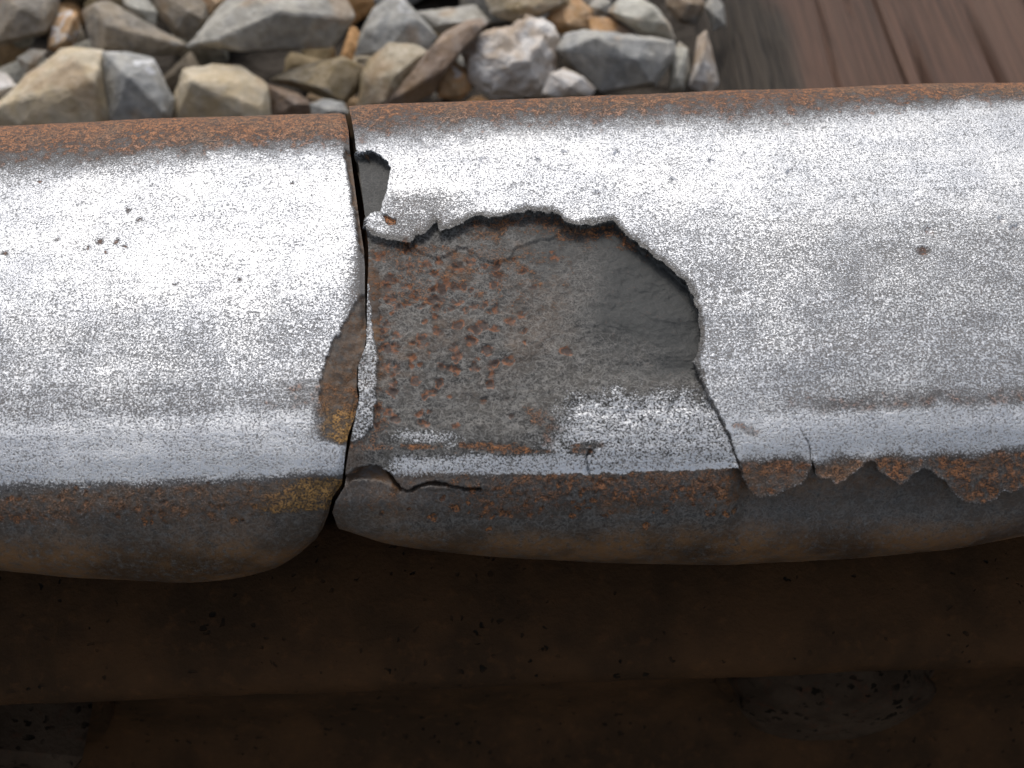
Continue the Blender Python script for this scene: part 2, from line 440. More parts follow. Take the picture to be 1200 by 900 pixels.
# ---- right-hand rail with the big spall
def build_right():
    X, Y, Z, PX, PY, xe = mk_head(1, FAR_R, BOT_R, END_R, 880)
    N, tu, tv, lu, lv = grid_normals(X, Y, Z, 1)
    q = PY + 0.035 * (PX - 600)
    wob = (fbm(PX / 30, PY / 30, 3, 1) - 0.5) * 14
    jx = PX + (fbm(PX / 11, PY / 11, 3, 5) - 0.5) * 6; jy = PY + (fbm(PX / 11, PY / 11, 3, 9) - 0.5) * 6
    MM = 1e-3
    hgt = (fbm(PX / 90, PY / 90, 3, 3) - 0.5) * 0.5 * MM + (fbm(PX / 9, PY / 9, 2, 8) - 0.5) * 0.05 * MM
    hgt = hgt + (fbm(PX / 420, (PY + 0.035 * PX) / 30, 2, 45) - 0.5) * 0.30 * MM
    disp = np.zeros(X.shape + (3,))
    big = [(395, 272), (430, 271), (437, 277), (452, 281), (470, 284), (481, 285), (487, 277), (498, 274), (506, 266), (511, 260), (514, 271),
           (524, 269), (545, 262), (560, 255), (566, 254), (572, 258), (585, 257), (600, 252), (620, 249), (645, 250), (656, 255),
           (668, 264), (680, 266), (700, 263), (717, 260), (729, 272), (740, 281), (757, 294), (766, 302), (778, 309), (790, 319),
           (803, 330), (811, 345), (817, 365), (820, 388), (817, 409), (810, 425), (819, 437), (825, 452), (829, 466), (845, 490),
           (856, 512), (861, 532), (866, 549), (700, 556), (560, 556), (480, 562), (395, 566)]
    sA = poly_sd(big, jx, jy)
    sh = 45 * (1 - sstep(600, 700, PX))
    prof_d = 1.75 * (1 - 0.62 * sstep(415, 470, PY - sh)) * (1 - 0.75 * sstep(470, 545, PY)) * (1 - sstep(535, 556, PY) * 0.9)
    prof_d = prof_d * (0.55 + 0.45 * sstep(425, 600, PX)) 
    prof_d = np.maximum(prof_d, 0.0)
    strip = [(427, 290), (432, 300), (434, 330), (435, 360), (437, 390), (440, 405), (444, 420), (442, 432), (440, 440), (440, 470), (436, 500),
             (424, 512), (404, 524), (400, 480), (400, 300)]
    sS = poly_sd(strip, jx, jy)
    inS = 1 - sstep(-1.5, 1.5, sS)
    shell = np.floor(fbm(PX / 60, PY / 34, 3, 17) * 9 + 0.25 * fbm(PX / 8, PY / 8, 2, 18)) / 9
    floor_n = (shell - 0.5) * 0.55 + (fbm(PX / 16, PY / 12, 3, 11) - 0.5) * 0.35 + (fbm(PX / 5, PY / 5, 2, 13) - 0.5) * 0.12
    inA = 1 - sstep(-1.2, 0.4, sA)
    # a thinner second sheet still clinging below the upper lip
    sheet = [(486, 270), (489, 285), (497, 292), (512, 296), (522, 294), (530, 287), (537, 281), (546, 283), (556, 287), (563, 295), (578, 297),
             (594, 294), (599, 287), (606, 280), (622, 276), (650, 268), (660, 255), (640, 240), (480, 240)]
    sH = poly_sd(sheet, jx, jy)
    inH = 1 - sstep(-0.6, 0.6, sH)
    dA = inA * (prof_d + floor_n * inA * sstep(0.15, 0.8, prof_d)) - inA * inH * 0.30 - inA * inS * np.minimum(prof_d, 0.6)
    dA = np.maximum(dA, 0)
    hgt = hgt - dA * MM
    # lip of the skin stands slightly up round the cavity
    liprow = (1 - sstep(430, 470, PY))
    hgt = hgt + liprow * np.where(sA > 0, np.exp(-sA / 9.0), 0) * 0.16 * MM
    disp += undercut(sA, tu, tv, lu, lv, 0.9 * MM * liprow * sstep(425, 470, PX), 16, poly_sd(big, PX, PY, 60))
    # the small hollow by the rail end
    small = [(400, 175), (420, 177), (434, 178), (446, 182), (455, 189), (458, 197), (455, 212), (449, 229), (447, 243), (446, 249), (436, 248),
             (431, 255), (430, 264), (424, 266), (400, 240)]
    sB = poly_sd(small, jx, jy)
    inB = 1 - sstep(-1.2, 0.4, sB)
    hgt = hgt - inB * (1.35 + floor_n * 0.4) * MM
    disp += undercut(sB, tu, tv, lu, lv, 0.7 * MM * np.ones_like(sB), 10, poly_sd(small, PX, PY, 60))
    hgt = hgt + np.where(sB > 0, np.exp(-sB / 8.0), 0) * 0.12 * MM
    # nick on the flap
    sN = poly_sd([(449, 252), (454, 251), (460, 255), (466, 256), (464, 261), (455, 262), (450, 259)], jx, jy, 20)
    inN = 1 - sstep(-1, 0.5, sN); hgt = hgt - inN * 0.5 * MM
    # cracks
    crack = [(808, 424), (820, 438), (826, 453), (830, 467), (845, 490), (856, 512), (860, 531), (866, 549), (868, 560)]
    c1 = line_d(crack, jx, jy); hgt = hgt - (1 - sstep(0.2, 1.3, c1)) * 0.5 * MM
    c2 = line_d([(882, 384), (905, 415), (921, 443), (930, 480), (939, 502), (947, 520), (951, 545)], jx, jy)
    hgt = hgt - (1 - sstep(0.2, 1.2, c2)) * (0.03 + 0.35 * sstep(495, 525, PY)) * MM
    c3 = line_d([(692, 527), (686, 540), (692, 556)], jx, jy); hgt = hgt - (1 - sstep(0.3, 1.6, c3)) * 0.5 * MM
    # opened seam above the rolled lip at the rail end
    cav = [(396, 572), (404, 557), (418, 549), (434, 546), (447, 549), (455, 557), (463, 566), (471, 572), (468, 577), (455, 569), (447, 562), (430, 561), (414, 563), (402, 574)]
    c4 = line_d([(452, 555), (462, 566), (471, 573), (482, 574), (500, 568), (520, 567), (535, 571), (548, 574), (563, 573)], jx, jy)
    hgt = hgt - (1 - sstep(0.6, 2.4, c4)) * 1.5 * MM
    hgt = hgt + np.where((PY < 574), np.exp(-c4 / 7.0), 0) * 0.25 * MM * (c4 < 24)
    sC = poly_sd(cav, jx, jy)
    inC = 1 - sstep(-1.0, 0.6, sC)
    hgt = hgt - inC * 1.5 * MM * (1 - sstep(548, 574, PY))
    disp += undercut(sC, tu, tv, lu, lv, 0.4 * MM * (1 - sstep(550, 562, PY)), 6)
    # rolled bulb of the end below the seam
    hgt = hgt + bump1(562, 592, 610, 650, PY) * (1 - sstep(440, 560, PX)) * 0.5 * MM
    # scalloped skin hanging over the gauge side
    scal = [(843, 640), (843, 556), (862, 548), (868, 560), (877, 573), (888, 581), (905, 580), (925, 572), (942, 562), (948, 550), (951, 543), (954, 555), (962, 560),
            (972, 558), (978, 565), (990, 563), (1003, 553), (1014, 543), (1020, 541), (1029, 553), (1045, 562), (1053, 568), (1065, 562), (1075, 552),
            (1081, 547), (1091, 552), (1105, 563), (1118, 578), (1128, 588), (1150, 588), (1168, 585), (1174, 573), (1186, 574), (1202, 568), (1225, 572),
            (1250, 566), (1290, 560), (1310, 574), (1340, 566), (1370, 570), (1400, 560), (1500, 556), (1500, 760), (843, 760)]
    sR = poly_sd(scal, jx, jy, 80)
    inR = 1 - sstep(-1.0, 0.4, sR)
    wR = sstep(848, 885, PX) * (1 - sstep(1270, 1410, PX)) * (1 - sstep(592, 648, PY))
    hgt = hgt - inR * wR * 2.1 * MM
    disp += undercut(sR, tu, tv, lu, lv, 1.0 * MM * sstep(855, 870, PX) * (1 - sstep(1270, 1400, PX)), 14, poly_sd(scal, PX, PY, 60))
    hgt = hgt + np.where((sR > 0) & (PX > 860), np.exp(-sR / 10.0), 0) * 0.55 * MM * (1 - sstep(1280, 1400, PX))
    # rust craters on the cavity floor and rust nodules on the gauge side
    rs = np.random.RandomState(3)
    sx = PX + (fbm(PX / 8, PY / 8, 3, 15) - 0.5) * 9; sy = PY + (fbm(PX / 8, PY / 8, 3, 19) - 0.5) * 9
    spot = np.zeros_like(PX); rspot = np.zeros_like(PX)
    cr = []
    while len(cr) < 130:
        x = rs.uniform(440, 690); y = rs.uniform(282, 500)
        dens = (1 - sstep(470, 700, x + 0.35 * (y - 290))) * 0.95 + 0.05
        if y > 420: dens *= 0.7
        if rs.rand() < dens: cr.append((x, y, rs.uniform(3.0, 8.5), 0.20, rs.uniform(0.6, 1.1)))
    for i in range(120):
        x = rs.uniform(540, 868); y = rs.uniform(562, 606) - (x - 700) * 0.02
        cr.append((x, y, rs.uniform(2.0, 5.0), 0.12, rs.uniform(0.4, 1)))
    for (x, y, r) in [(440, 640, 4), (507, 605, 5), (535, 596, 6), (590, 600, 5), (572, 621, 4), (758, 616, 6), (448, 602, 5), (478, 594, 3), (520, 582, 5)]:
        cr.append((x, y, r, 0.12, 0.9))
    for (x, y, r, dp, w) in cr:
        m = (np.abs(PX - x) < 3 * r) & (np.abs(PY - y) < 3 * r)
        dx = sx[m] - x; dy = (sy[m] - y) * 1.15
        d2 = np.sqrt(dx * dx + dy * dy) / r
        if y > 558: rspot[m] = np.maximum(rspot[m], w * np.clip(1.25 - d2 * d2, 0, 1))
        else: spot[m] = np.maximum(spot[m], w * np.clip(1.25 - d2 * d2, 0, 1))
        hgt[m] -= dp * MM * (np.exp(-d2 * d2 * 1.6) - 0.35 * np.exp(-((d2 - 1.2) / 0.35) ** 2)) * min(1, r / 5)
    # small dark dents in the bright band
    for (x, y, r) in [(568, 188, 3.5), (631, 187, 2.5), (722, 180, 3), (834, 187, 3), (925, 201, 3), (661, 178, 2), (1090, 270, 5), (1175, 258, 4), (1190, 268, 4), (1082, 293, 5), (1060, 130, 2), (790, 210, 2.5), (700, 225, 2)]:
        m = (np.abs(PX - x) < 20) & (np.abs(PY - y) < 20)
        d2 = np.hypot((jx[m] - x) / 1.4, jy[m] - y) / r
        hgt[m] -= np.exp(-d2 ** 4) * 0.35 * MM; spot[m] = np.maximum(spot[m], (np.exp(-d2 ** 4)) * (0.9 if y < 280 else 0.7))
    disp += N * hgt[..., None]
    # ---------------- surface state; 'bright' holds real polish and painted sheen
    qq = q + wob
    out_of_A = 1 - inA
    far_t = 1 - sstep(900, 1150, PX) * 0.75
    rr = PY - np.interp(PX, [p[0] for p in FAR_R], [p[1] for p in FAR_R]) + wob * 0.7      # rows in from the far edge
    kf = 0.42 + 0.58 * far_t
    top_rust = 1 - sstep(-8, 72, rr / kf + (fbm(PX / 5, PY / 5, 2, 47) - 0.5) * 26)
    band = bump1(482, 508, 540, 556, qq)
    bright = (0.36 * sstep(-6, 26, rr) + 0.64 * sstep(14, 66, rr / kf)) * (0.84 - 0.19 * sstep(215, 330, qq))  # polish, plus a narrow highlight band painted in as a higher metal share
    bright = bright + band * 0.12 - 0.06 * sstep(780, 1100, PX) * bump1(230, 300, 460, 500, qq)
    bright = bright * (1 - sstep(540, 560, qq))
    bright = bright - 0.30 * bump1(215, 235, 285, 300, PY) * bump1(430, 470, 500, 580, PX) 
    bright = bright - 0.10 * bump1(466, 482, 488, 504, qq) * sstep(880, 960, PX)
    bright = bright + (fbm(PX / 45, PY / 18, 3, 21) - 0.5) * 0.10 * (bright > 0.05)
    # inside the cavity: bare floor, with bright remains lower right and along the bottom
    rem = bump1(430, 476, 600, 601, PY + (fbm(PX / 14, PY / 14, 3, 31) - 0.5) * 40) * sstep(600, 700, PX + wob * 3.5 + (PY - 480) * 0.5)
    rem2 = bump1(522, 538, 548, 562, PY + (PX - 600) * 0.02 + wob * 0.7) * sstep(440, 470, PX)
    rem3 = bump1(496, 510, 514, 528, PY + wob * 0.9 - (PX - 490) * 0.06) * bump1(440, 475, 510, 580, PX)
    fl = np.clip(np.maximum.reduce([rem * 0.66, rem2 * 0.70, rem3 * 0.55, inS * 0.56]), 0, 1)
    rustA = bump1(514, 522, 528, 536, PY + wob * 0.3) * bump1(430, 470, 690, 720, PX)
    rustA = rustA * sstep(0.40, 0.60, fbm(PX / 26, PY / 9, 3, 39))
    fl = fl * (1 - 0.8 * rustA)
    bright = bright * out_of_A + fl * inA * (PY < 560)
    bright = bright * (1 - inB) * (1 - inC) * (1 - inN) * (1 - spot * (PY > 275)) * (1 - 0.8 * inR * wR)
    bright = bright * (1 - 0.8 * np.exp(-(c1 / 1.3) ** 2)) * (1 - (0.15 + 0.2 * sstep(490, 520, PY)) * np.exp(-(c2 / 1.1) ** 2))
    bright = np.clip(bright + 0.20 * bump1(545, 556, 590, 618, qq) * sstep(520, 600, PX) * (1 - inR), 0, 1)
    # the skin's broken edge is bare and dull
    edge = sstep(-4, -2, sA) * (1 - sstep(2, 6 + 9 * fbm(PX / 16, PY / 16, 2, 41), sA)) * liprow
    bright = bright * (1 - 0.62 * edge)
    fl_edge = (1 - sstep(1.0, 4.5, sR)) * (sR > -1.5) * sstep(864, 872, PX) * (PY < 600)
    bright = np.maximum(bright, 0.42 * fl_edge)
    side = sstep(547, 555, qq)
    rust = 0.12 * (1 - sstep(0, 8, rr)) + 0.82 * top_rust
    rust = np.maximum(rust, bump1(545, 560, 580, 622, qq) * (0.30 * sstep(480, 600, PX) + 0.12))
    rust = np.maximum(rust, rspot * 0.95)
    rust = np.maximum(rust, 0.33 * bump1(468, 482, 490, 502, qq) * sstep(860, 960, PX))
    skirt = (1 - inR) * sstep(862, 870, PX) * side
    rust = np.maximum(rust, skirt * (0.34 + 0.35 * sstep(0.48, 0.62, fbm(PX / 10, PY / 10, 2, 63))))
    rust = rust * (1 - inR * wR * 0.85) * (1 - 0.5 * fl_edge)
    leftedge = (1 - sstep(436, 462, PX + wob * 0.6)) * bump1(330, 400, 520, 540, PY)
    rustin = 0.30 * bump1(272, 284, 330, 380, PY) * (1 - sstep(560, 720, PX)) + 0.42 * leftedge + 0.52 * rustA
    rustin = np.maximum(rustin, 0.45 * (1 - sstep(0, 26, -sA)) * bump1(240, 250, 280, 300, PY) * sstep(520, 560, PX))
    rustin = np.maximum(rustin, 0.38 * bump1(452, 490, 515, 535, PY) * bump1(612, 634, 638, 668, PX + wob * 2.2 - (PY - 495) * 0.5))
    rust = rust * out_of_A + rustin * inA * (1 - inS * 0.8) * (PY < 558) + rust * inA * (PY >= 558)
    rust = np.maximum(rust, inN * 0.75); rust = rust * (1 - inB * 0.85)
    ck = line_d([(866, 498), (884, 506)], jx, jy); rust = np.maximum(rust, 0.50 * (1 - sstep(2, 11, ck + (fbm(PX / 6, PY / 6, 2, 49) - 0.5) * 10)))
    smooth = inA * sstep(610, 760, PX + (fbm(PX / 40, PY / 40, 3, 35) - 0.5) * 160 - (PY - 340) * 0.5) * (1 - sstep(420, 450, PY)) + inB * 0.7
    smooth = np.maximum(smooth, 0.35 * inR * wR)
    gloss = side * (1 - inR * wR * 0.3)
    pit = np.maximum(inA * (PY < 552), np.maximum(inB, 0.75 * side))
    pit = np.maximum(pit, 0.8 * edge)
    pit = pit * (1 - inC)
    brown = np.maximum(sstep(604, 640, PY + wob * 0.5) * 0.95, inC * 0.9)
    brown = np.maximum(brown, 0.45 * bump1(545, 556, 595, 615, qq))
    brown = np.maximum(brown, inR * wR * 0.22)
    brown = np.maximum(brown, inA * (0.05 + 0.42 * sstep(0.45, 0.62, fbm(PX / 42, PY / 26, 3, 37))) * bump1(268, 285, 350, 520, PY) * (1 - sstep(520, 720, PX)))
    brown = np.maximum(brown, (1 - sstep(6, 34, PX - np.interp(PY, [p[0] for p in END_R], [p[1] for p in END_R]))) * sstep(500, 540, PY) * 0.6)
    coarse = np.abs(X) > 0.1
    root = empty('rail', (0.9, 0, ZT - 0.17))
    tag(root, 'battered rail with large spalled cavity and scalloped flaking skin beside the joint gap', 'rail', 'rail lengths meeting at the joint')
    inAm = (sA < 0.5) & (PY < 556) & ~coarse
    fl1 = [(863, 546), (951, 543)]; fls = []
    base_row = 546 - (PX - 860) * 0.035
    for a, b in ((863, 951), (951, 1019), (1019, 1081), (1081, 1420)):
        fls.append(('flake', None, (PX > a) & (PX <= b) & (PY > base_row) & (sR > -0.5) & (PY < 600) & (X < 0.0979)))
    parts = [('spall_cavity', 'broad bare hollow where the bright skin broke away', inAm),
             ('spall_cavity', 'small dark hollow at the rail end', (sB < 0.5)),
             ('seam', 'dark open seam above the rolled end lip', (sC < 0.5))] + fls
    build_parts(X, Y, Z, PX, PY, disp, dict(bright=bright, rust=rust, pit=pit, brown=brown, spot=np.clip(spot, 0, 1), smooth=np.clip(smooth, 0, 1), gloss=gloss, ochre=0 * PX), parts, root, 1, xe)
    web_and_foot(root, -0.0195, 2.2)

def build_left():
    X, Y, Z, PX, PY, xe = mk_head(-1, FAR_L, BOT_L, END_L, 500)
    N, tu, tv, lu, lv = grid_normals(X, Y, Z, -1)
    MM = 1e-3
    q = PY + 0.035 * (PX - 600) + 0.02 * (PX - 200) * 0
    wob = (fbm(PX / 30, PY / 30, 3, 51) - 0.5) * 14
    jx = PX + (fbm(PX / 7, PY / 7, 2, 55) - 0.5) * 7; jy = PY + (fbm(PX / 7, PY / 7, 2, 59) - 0.5) * 7
    hgt = (fbm(PX / 90, PY / 90, 3, 53) - 0.5) * 0.5 * MM + (fbm(PX / 9, PY / 9, 2, 58) - 0.5) * 0.05 * MM
    hgt = hgt + (fbm(PX / 420, (PY + 0.035 * PX) / 30, 2, 45) - 0.5) * 0.30 * MM
    disp = np.zeros(X.shape + (3,))
    chip = [(440, 340), (424, 344), (417, 352), (411, 365), (400, 382), (390, 400), (382, 422), (376, 437), (373, 452), (375, 468), (380, 484),
            (388, 498), (398, 508), (440, 512)]
    sA = poly_sd(chip, jx, jy)
    inA = 1 - sstep(-2.0, 0.8, sA); slope = sstep(0, 34, -sA) * 0.75 + 0.25 * inA
    hgt = hgt - slope * (1.5 + 0.7 * (fbm(PX / 12, PY / 12, 3, 61) - 0.5)) * MM * (1 - 0.7 * sstep(470, 510, PY))
    sB = poly_sd([(440, 172), (404, 174), (403, 185), (408, 205), (411, 230), (415, 250), (416, 270), (419, 285), (424, 300), (440, 300)], jx, jy)
    inB = 1 - sstep(-2.5, 1.0, sB)
    hgt = hgt - inB * 0.8 * MM
    e = np.interp(PY, [p[0] for p in END_L], [p[1] for p in END_L]) - PX       # pixels in from the end
    hgt = hgt - (1 - sstep(0, 7, e)) * 0.35 * MM
    hgt = hgt - sstep(548, 575, PY) * (1 - sstep(5, 60, e)) * 0.8 * MM
    rs = np.random.RandomState(5); spot = np.zeros_like(PX); rspot = np.zeros_like(PX)
    cr = [(116, 282, 5, 0.9), (137, 283, 4, 0.8), (124, 296, 3, 0.8), (103, 291, 3, 0.8), (65, 280, 4, 0.6), (146, 289, 2.5, 0.8), (150, 245, 4, 0.7), (162, 258, 3, 0.7),
          (280, 327, 3, 0.8), (341, 214, 2.5, 0.6), (46, 211, 3, 0.8), (6, 299, 4, 0.8), (118, 258, 2.5, 0.6), (206, 333, 3, 0.6)]
    for (x, y, r, w) in cr:
        m = (np.abs(PX - x) < 20) & (np.abs(PY - y) < 20)
        d2 = np.hypot((jx[m] - x) / 1.2, jy[m] - y) / (r * 0.85)
        hgt[m] -= np.exp(-d2 ** 2) * 0.16 * MM; spot[m] = np.maximum(spot[m], np.exp(-d2 ** 3) * w * 0.8)
    for i in range(75):
        x = rs.uniform(-20, 310); y = rs.uniform(568, 612) + (x - 150) * 0.004; r = rs.uniform(2, 5.5); w = rs.uniform(0.3, 1)
        m = (np.abs(PX - x) < 18) & (np.abs(PY - y) < 18)
        d2 = np.hypot(jx[m] - x, jy[m] - y) / r
        hgt[m] -= 0.1 * MM * (np.exp(-d2 * d2 * 1.6) - 0.35 * np.exp(-((d2 - 1.2) / 0.35) ** 2)); rspot[m] = np.maximum(rspot[m], w * np.clip(1.25 - d2 * d2, 0, 1))
    disp += N * hgt[..., None]
    qq = q + wob
    rr = PY - np.interp(PX, [p[0] for p in FAR_L], [p[1] for p in FAR_L]) + wob * 0.7
    kf = 1.35 - 0.45 * sstep(0, 320, PX)
    top_rust = 1 - sstep(0, 66, rr + (fbm(PX / 5, PY / 5, 2, 77) - 0.5) * 26)
    bright = (0.36 * sstep(-4, 30, rr) + 0.64 * sstep(18, 66, rr / kf)) * (0.85 - 0.18 * sstep(290, 400, qq))  # polish, with this rail's wider highlight band painted into the metal share
    band = bump1(464, 490, 540, 558, qq)
    bright = (bright + band * 0.12) * (1 - sstep(540, 562, qq))
    bright = bright - 0.08 * bump1(425, 448, 462, 485, qq)
    bright = bright + (fbm(PX / 45, PY / 18, 3, 71) - 0.5) * 0.10 * (bright > 0.05)
    bright = bright * (1 - 0.55 * (1 - sstep(2, 34, e)) * bump1(270, 330, 470, 500, PY))
    bright = bright * (1 - inA) * (1 - inB) * (1 - spot) * (1 - (1 - sstep(1, 12, e + wob * 0.5)) * 0.75 * (PY < 480))
    corner = bump1(468, 482, 512, 524, PY + wob * 0.6) * (1 - sstep(18, 60, e + wob * 2))
    bright = np.clip(bright * (1 - 0.85 * corner) + 0.20 * bump1(548, 560, 590, 606, qq) * sstep(60, 140, e), 0, 1)
    rust = 0.12 * (1 - sstep(0, 8, rr)) + 0.90 * top_rust
    rust = np.maximum(rust, bump1(548, 562, 580, 606, qq) * 0.34)
    rust = np.maximum(rust, bump1(555, 566, 596, 608, PY) * (1 - sstep(50, 110, e + wob * 2)) * 0.70)
    rust = np.maximum(np.maximum(rust, corner * 0.62), rspot * 0.95)
    rust = np.maximum(rust, inA * (0.10 + 0.28 * sstep(455, 500, PY)))
    rust = np.maximum(rust, 0.35 * bump1(436, 446, 466, 476, qq) * sstep(250, 380, PX))
    side = sstep(552, 560, qq)
    smooth = inA * 0.5; gloss = side
    pit = np.maximum(np.maximum(inA * 0.8, inB * 0.8), side * 0.75)
    brown = np.maximum(np.maximum(sstep(608, 654, PY + wob * 0.5), 0.4 * side), np.maximum(inA * 0.55, inB * 0.7))
    brown = np.maximum(brown, side * (1 - sstep(3, 22, e)) * 0.8)
    ochre = np.clip((1 - sstep(50, 120, e + wob * 2)) * sstep(450, 490, PY), 0, 1)
    root = empty('rail', (-0.9, 0, ZT - 0.17))
    tag(root, 'worn rail with smooth bright top, rusty shoulder and small chipped end', 'rail', 'rail lengths meeting at the joint')
    build_parts(X, Y, Z, PX, PY, disp, dict(bright=bright, rust=rust, pit=pit, brown=brown, spot=np.clip(spot, 0, 1), smooth=smooth, gloss=gloss, ochre=ochre),
                [('end_chip', 'brown chipped hollow at the rail end', sA < 0.5)], root, -1, xe)
    web_and_foot(root, -2.2, -0.0245)
build_right(); build_left()

# ------------------------------------------------------------------ joint bar, bolts
def joint_bar():
    root = empty('joint_bar', (-0.022, -0.03, ZT - 0.155))
    tag(root, 'long dark rusty steel joint bar bolted below the rail heads', 'joint bar')
    ctl = [(-0.0105, -0.0475), (-0.0150, -0.0432), (-0.020, -0.0428), (-0.0260, -0.0440), (-0.0330, -0.0465), (-0.0380, -0.0492), (-0.0400, -0.0522), (-0.0388, -0.0560),
           (-0.0310, -0.0612), (-0.0240, -0.0680), (-0.0226, -0.090), (-0.0228, -0.105), (-0.0240, -0.1160), (-0.0290, -0.1230), (-0.0400, -0.1310), (-0.0520, -0.1370),
           (-0.0560, -0.1420), (-0.0555, -0.1500)]
    face = spline(ctl, 8)
    xs = np.r_[np.linspace(-0.327, -0.12, 20), np.linspace(-0.118, 0.118, 160), np.linspace(0.12, 0.283, 20)]
    n, m = len(xs), len(face)
    X = np.repeat(xs[:, None], m, 1); Y = np.repeat(face[None, :, 0], n, 0); Z = np.repeat(face[None, :, 1], n, 0) + ZT
    w = (fbm(X * 60, Z * 90, 3, 81) - 0.5) * 0.0009 + (fbm(X * 420, Z * 420, 2, 83) - 0.5) * 0.0004
    Y = Y - w; Z = Z + w * 0.6
    V = np.stack([X, Y, Z], -1).reshape(-1, 3); idx = np.arange(n * m).reshape(n, m)
    Q = np.stack([idx[:-1, :-1], idx[:-1, 1:], idx[1:, 1:], idx[1:, :-1]], -1).reshape(-1, 4)
    back = np.stack([X, np.full_like(Y, -0.0098), np.maximum(Z, ZT - 0.150)], -1).reshape(-1, 3)
    V2 = np.vstack([V, back]); o = n * m
    ends = []
    for c, flip in ((0, 0), (n - 1, 1)):
        e = np.stack([idx[c, :-1], idx[c, 1:], idx[c, 1:] + o, idx[c, :-1] + o], -1); ends.append(e if flip else e[:, ::-1])
    top = np.stack([idx[:-1, 0], idx[1:, 0], idx[1:, 0] + o, idx[:-1, 0] + o], -1)
    bot = np.stack([idx[:-1, -1], idx[:-1, -1] + o, idx[1:, -1] + o, idx[1:, -1]], -1)
    me = quad_mesh('bar', V2, np.vstack([Q] + ends + [top, bot]), {})
    link_mesh('bar', me, M_BAR, root)
joint_bar()

def lathe(name, prof, seg, mat, parent, org, squash=1.0, rot=0.0, jit=0.0, ngon=None):
    """revolve (radius, out) about an axis pointing at the viewer (-Y)"""
    V = []; F = []
    for (r, o) in prof:
        for i in range(seg):
            a = 2 * math.pi * i / seg + rot
            k = 1.0
            if ngon:
                h = 2 * math.pi / ngon; k = math.cos(h / 2) / math.cos(((a - rot) % h) - h / 2)
            j = 1 + jit * (mnoise.noise(Vector((math.cos(a) * 2, math.sin(a) * 2, o * 300))) )
            V.append((org[0] + r * k * j * math.cos(a) * squash, org[1] - o + jit * (0.003 * mnoise.noise(Vector((r * 300 * math.cos(a), r * 300 * math.sin(a), 3))) + 0.003 * mnoise.noise(Vector((r * 900 * math.cos(a), r * 900 * math.sin(a), 8)))), org[2] + r * k * j * math.sin(a)))
    for p in range(len(prof) - 1):
        for i in range(seg):
            j = (i + 1) % seg
            F.append((p * seg + i, p * seg + j, (p + 1) * seg + j, (p + 1) * seg + i))
    F.append(tuple((len(prof) - 1) * seg + i for i in range(seg)))
    me = bpy.data.meshes.new(name); me.from_pydata(V, [], F)
    me.polygons.foreach_set('use_smooth', [not ngon] * len(me.polygons)); me.update()
    return link_mesh(name, me, mat, parent)
YB = -0.0226
bx = 0.0605; bz = ZT - 0.096
b1 = empty('track_bolt', (bx, YB, bz)); tag(b1, 'pitted domed bolt head on the joint bar below the battered rail', 'bolt', 'bolts through the joint bar')
dome = [(0.0175, -0.0005), (0.0182, 0.002), (0.0180, 0.0042), (0.0168, 0.0070), (0.0145, 0.0094), (0.0110, 0.0112), (0.0065, 0.0121), (0.0010, 0.0124)]
dome = [tuple(p) for p in spline(dome, 6)]
lathe('bolt_head', dome, 120, M_BOLT, b1, (bx, YB, bz), 1.08, 0, 0.10)
lathe('neck', [(0.0200, -0.0006), (0.0203, 0.0008), (0.0196, 0.0016), (0.0170, 0.0018)], 48, M_BAR, b1, (bx, YB, bz), 1.10, 0, 0.03)
nx = -0.1040
b2 = empty('track_bolt', (nx, YB, bz)); tag(b2, 'square nut and washer on the joint bar below the smooth rail', 'bolt', 'bolts through the joint bar')
lathe('washer', [(0.0215, -0.0004), (0.0218, 0.0012), (0.0212, 0.0040), (0.0140, 0.0042)], 48, M_BAR, b2, (nx, YB, bz), 1, 0, 0.02)
lathe('nut', [(0.0230, 0.0044), (0.0233, 0.0060), (0.0233, 0.0150), (0.0215, 0.0170), (0.0120, 0.0172)], 48, M_BOLT, b2, (nx, YB, bz), 1, 0.35, 0.0, 4)
lathe('shank', [(0.0118, 0.0170), (0.0118, 0.0262), (0.0105, 0.0272), (0.001, 0.0274)], 32, M_BOLT, b2, (nx, YB, bz), 1, 0, 0.02)

# ------------------------------------------------------------------ sleeper
def wood_material():
    t = NT('weathered_creosoted_wood')
    v = t.scl((1.0, 0.014, 1.0))
    g1 = t.noise(760, 4, 0.7, v); g2 = t.noise(90, 3, 0.6, v); b = t.noise(22, 3, 0.6)
    col = t.mix(t.ss(g1, 0.34, 0.66), (0.044, 0.023, 0.014), (0.105, 0.054, 0.034))
    col = t.mix(t.math('MULTIPLY', t.ss(g2, 0.5, 0.7), 0.6), col, (0.118, 0.066, 0.043))
    col = t.mix(t.math('MULTIPLY', t.ss(b, 0.48, 0.68), 0.5), col, (0.085, 0.044, 0.030))
    grey = t.attr('grey')
    gc = t.mix(t.ss(g1, 0.36, 0.62), (0.012, 0.009, 0.006), (0.052, 0.040, 0.029))
    col = t.mix(grey, col, gc)
    h = t.math('MULTIPLY_ADD', g1, 0.8, t.math('MULTIPLY', g2, 0.6))
    return t.bsdf(col, 0.72, 0.0, t.bump(h, 0.0016, 0.8), 0.3)
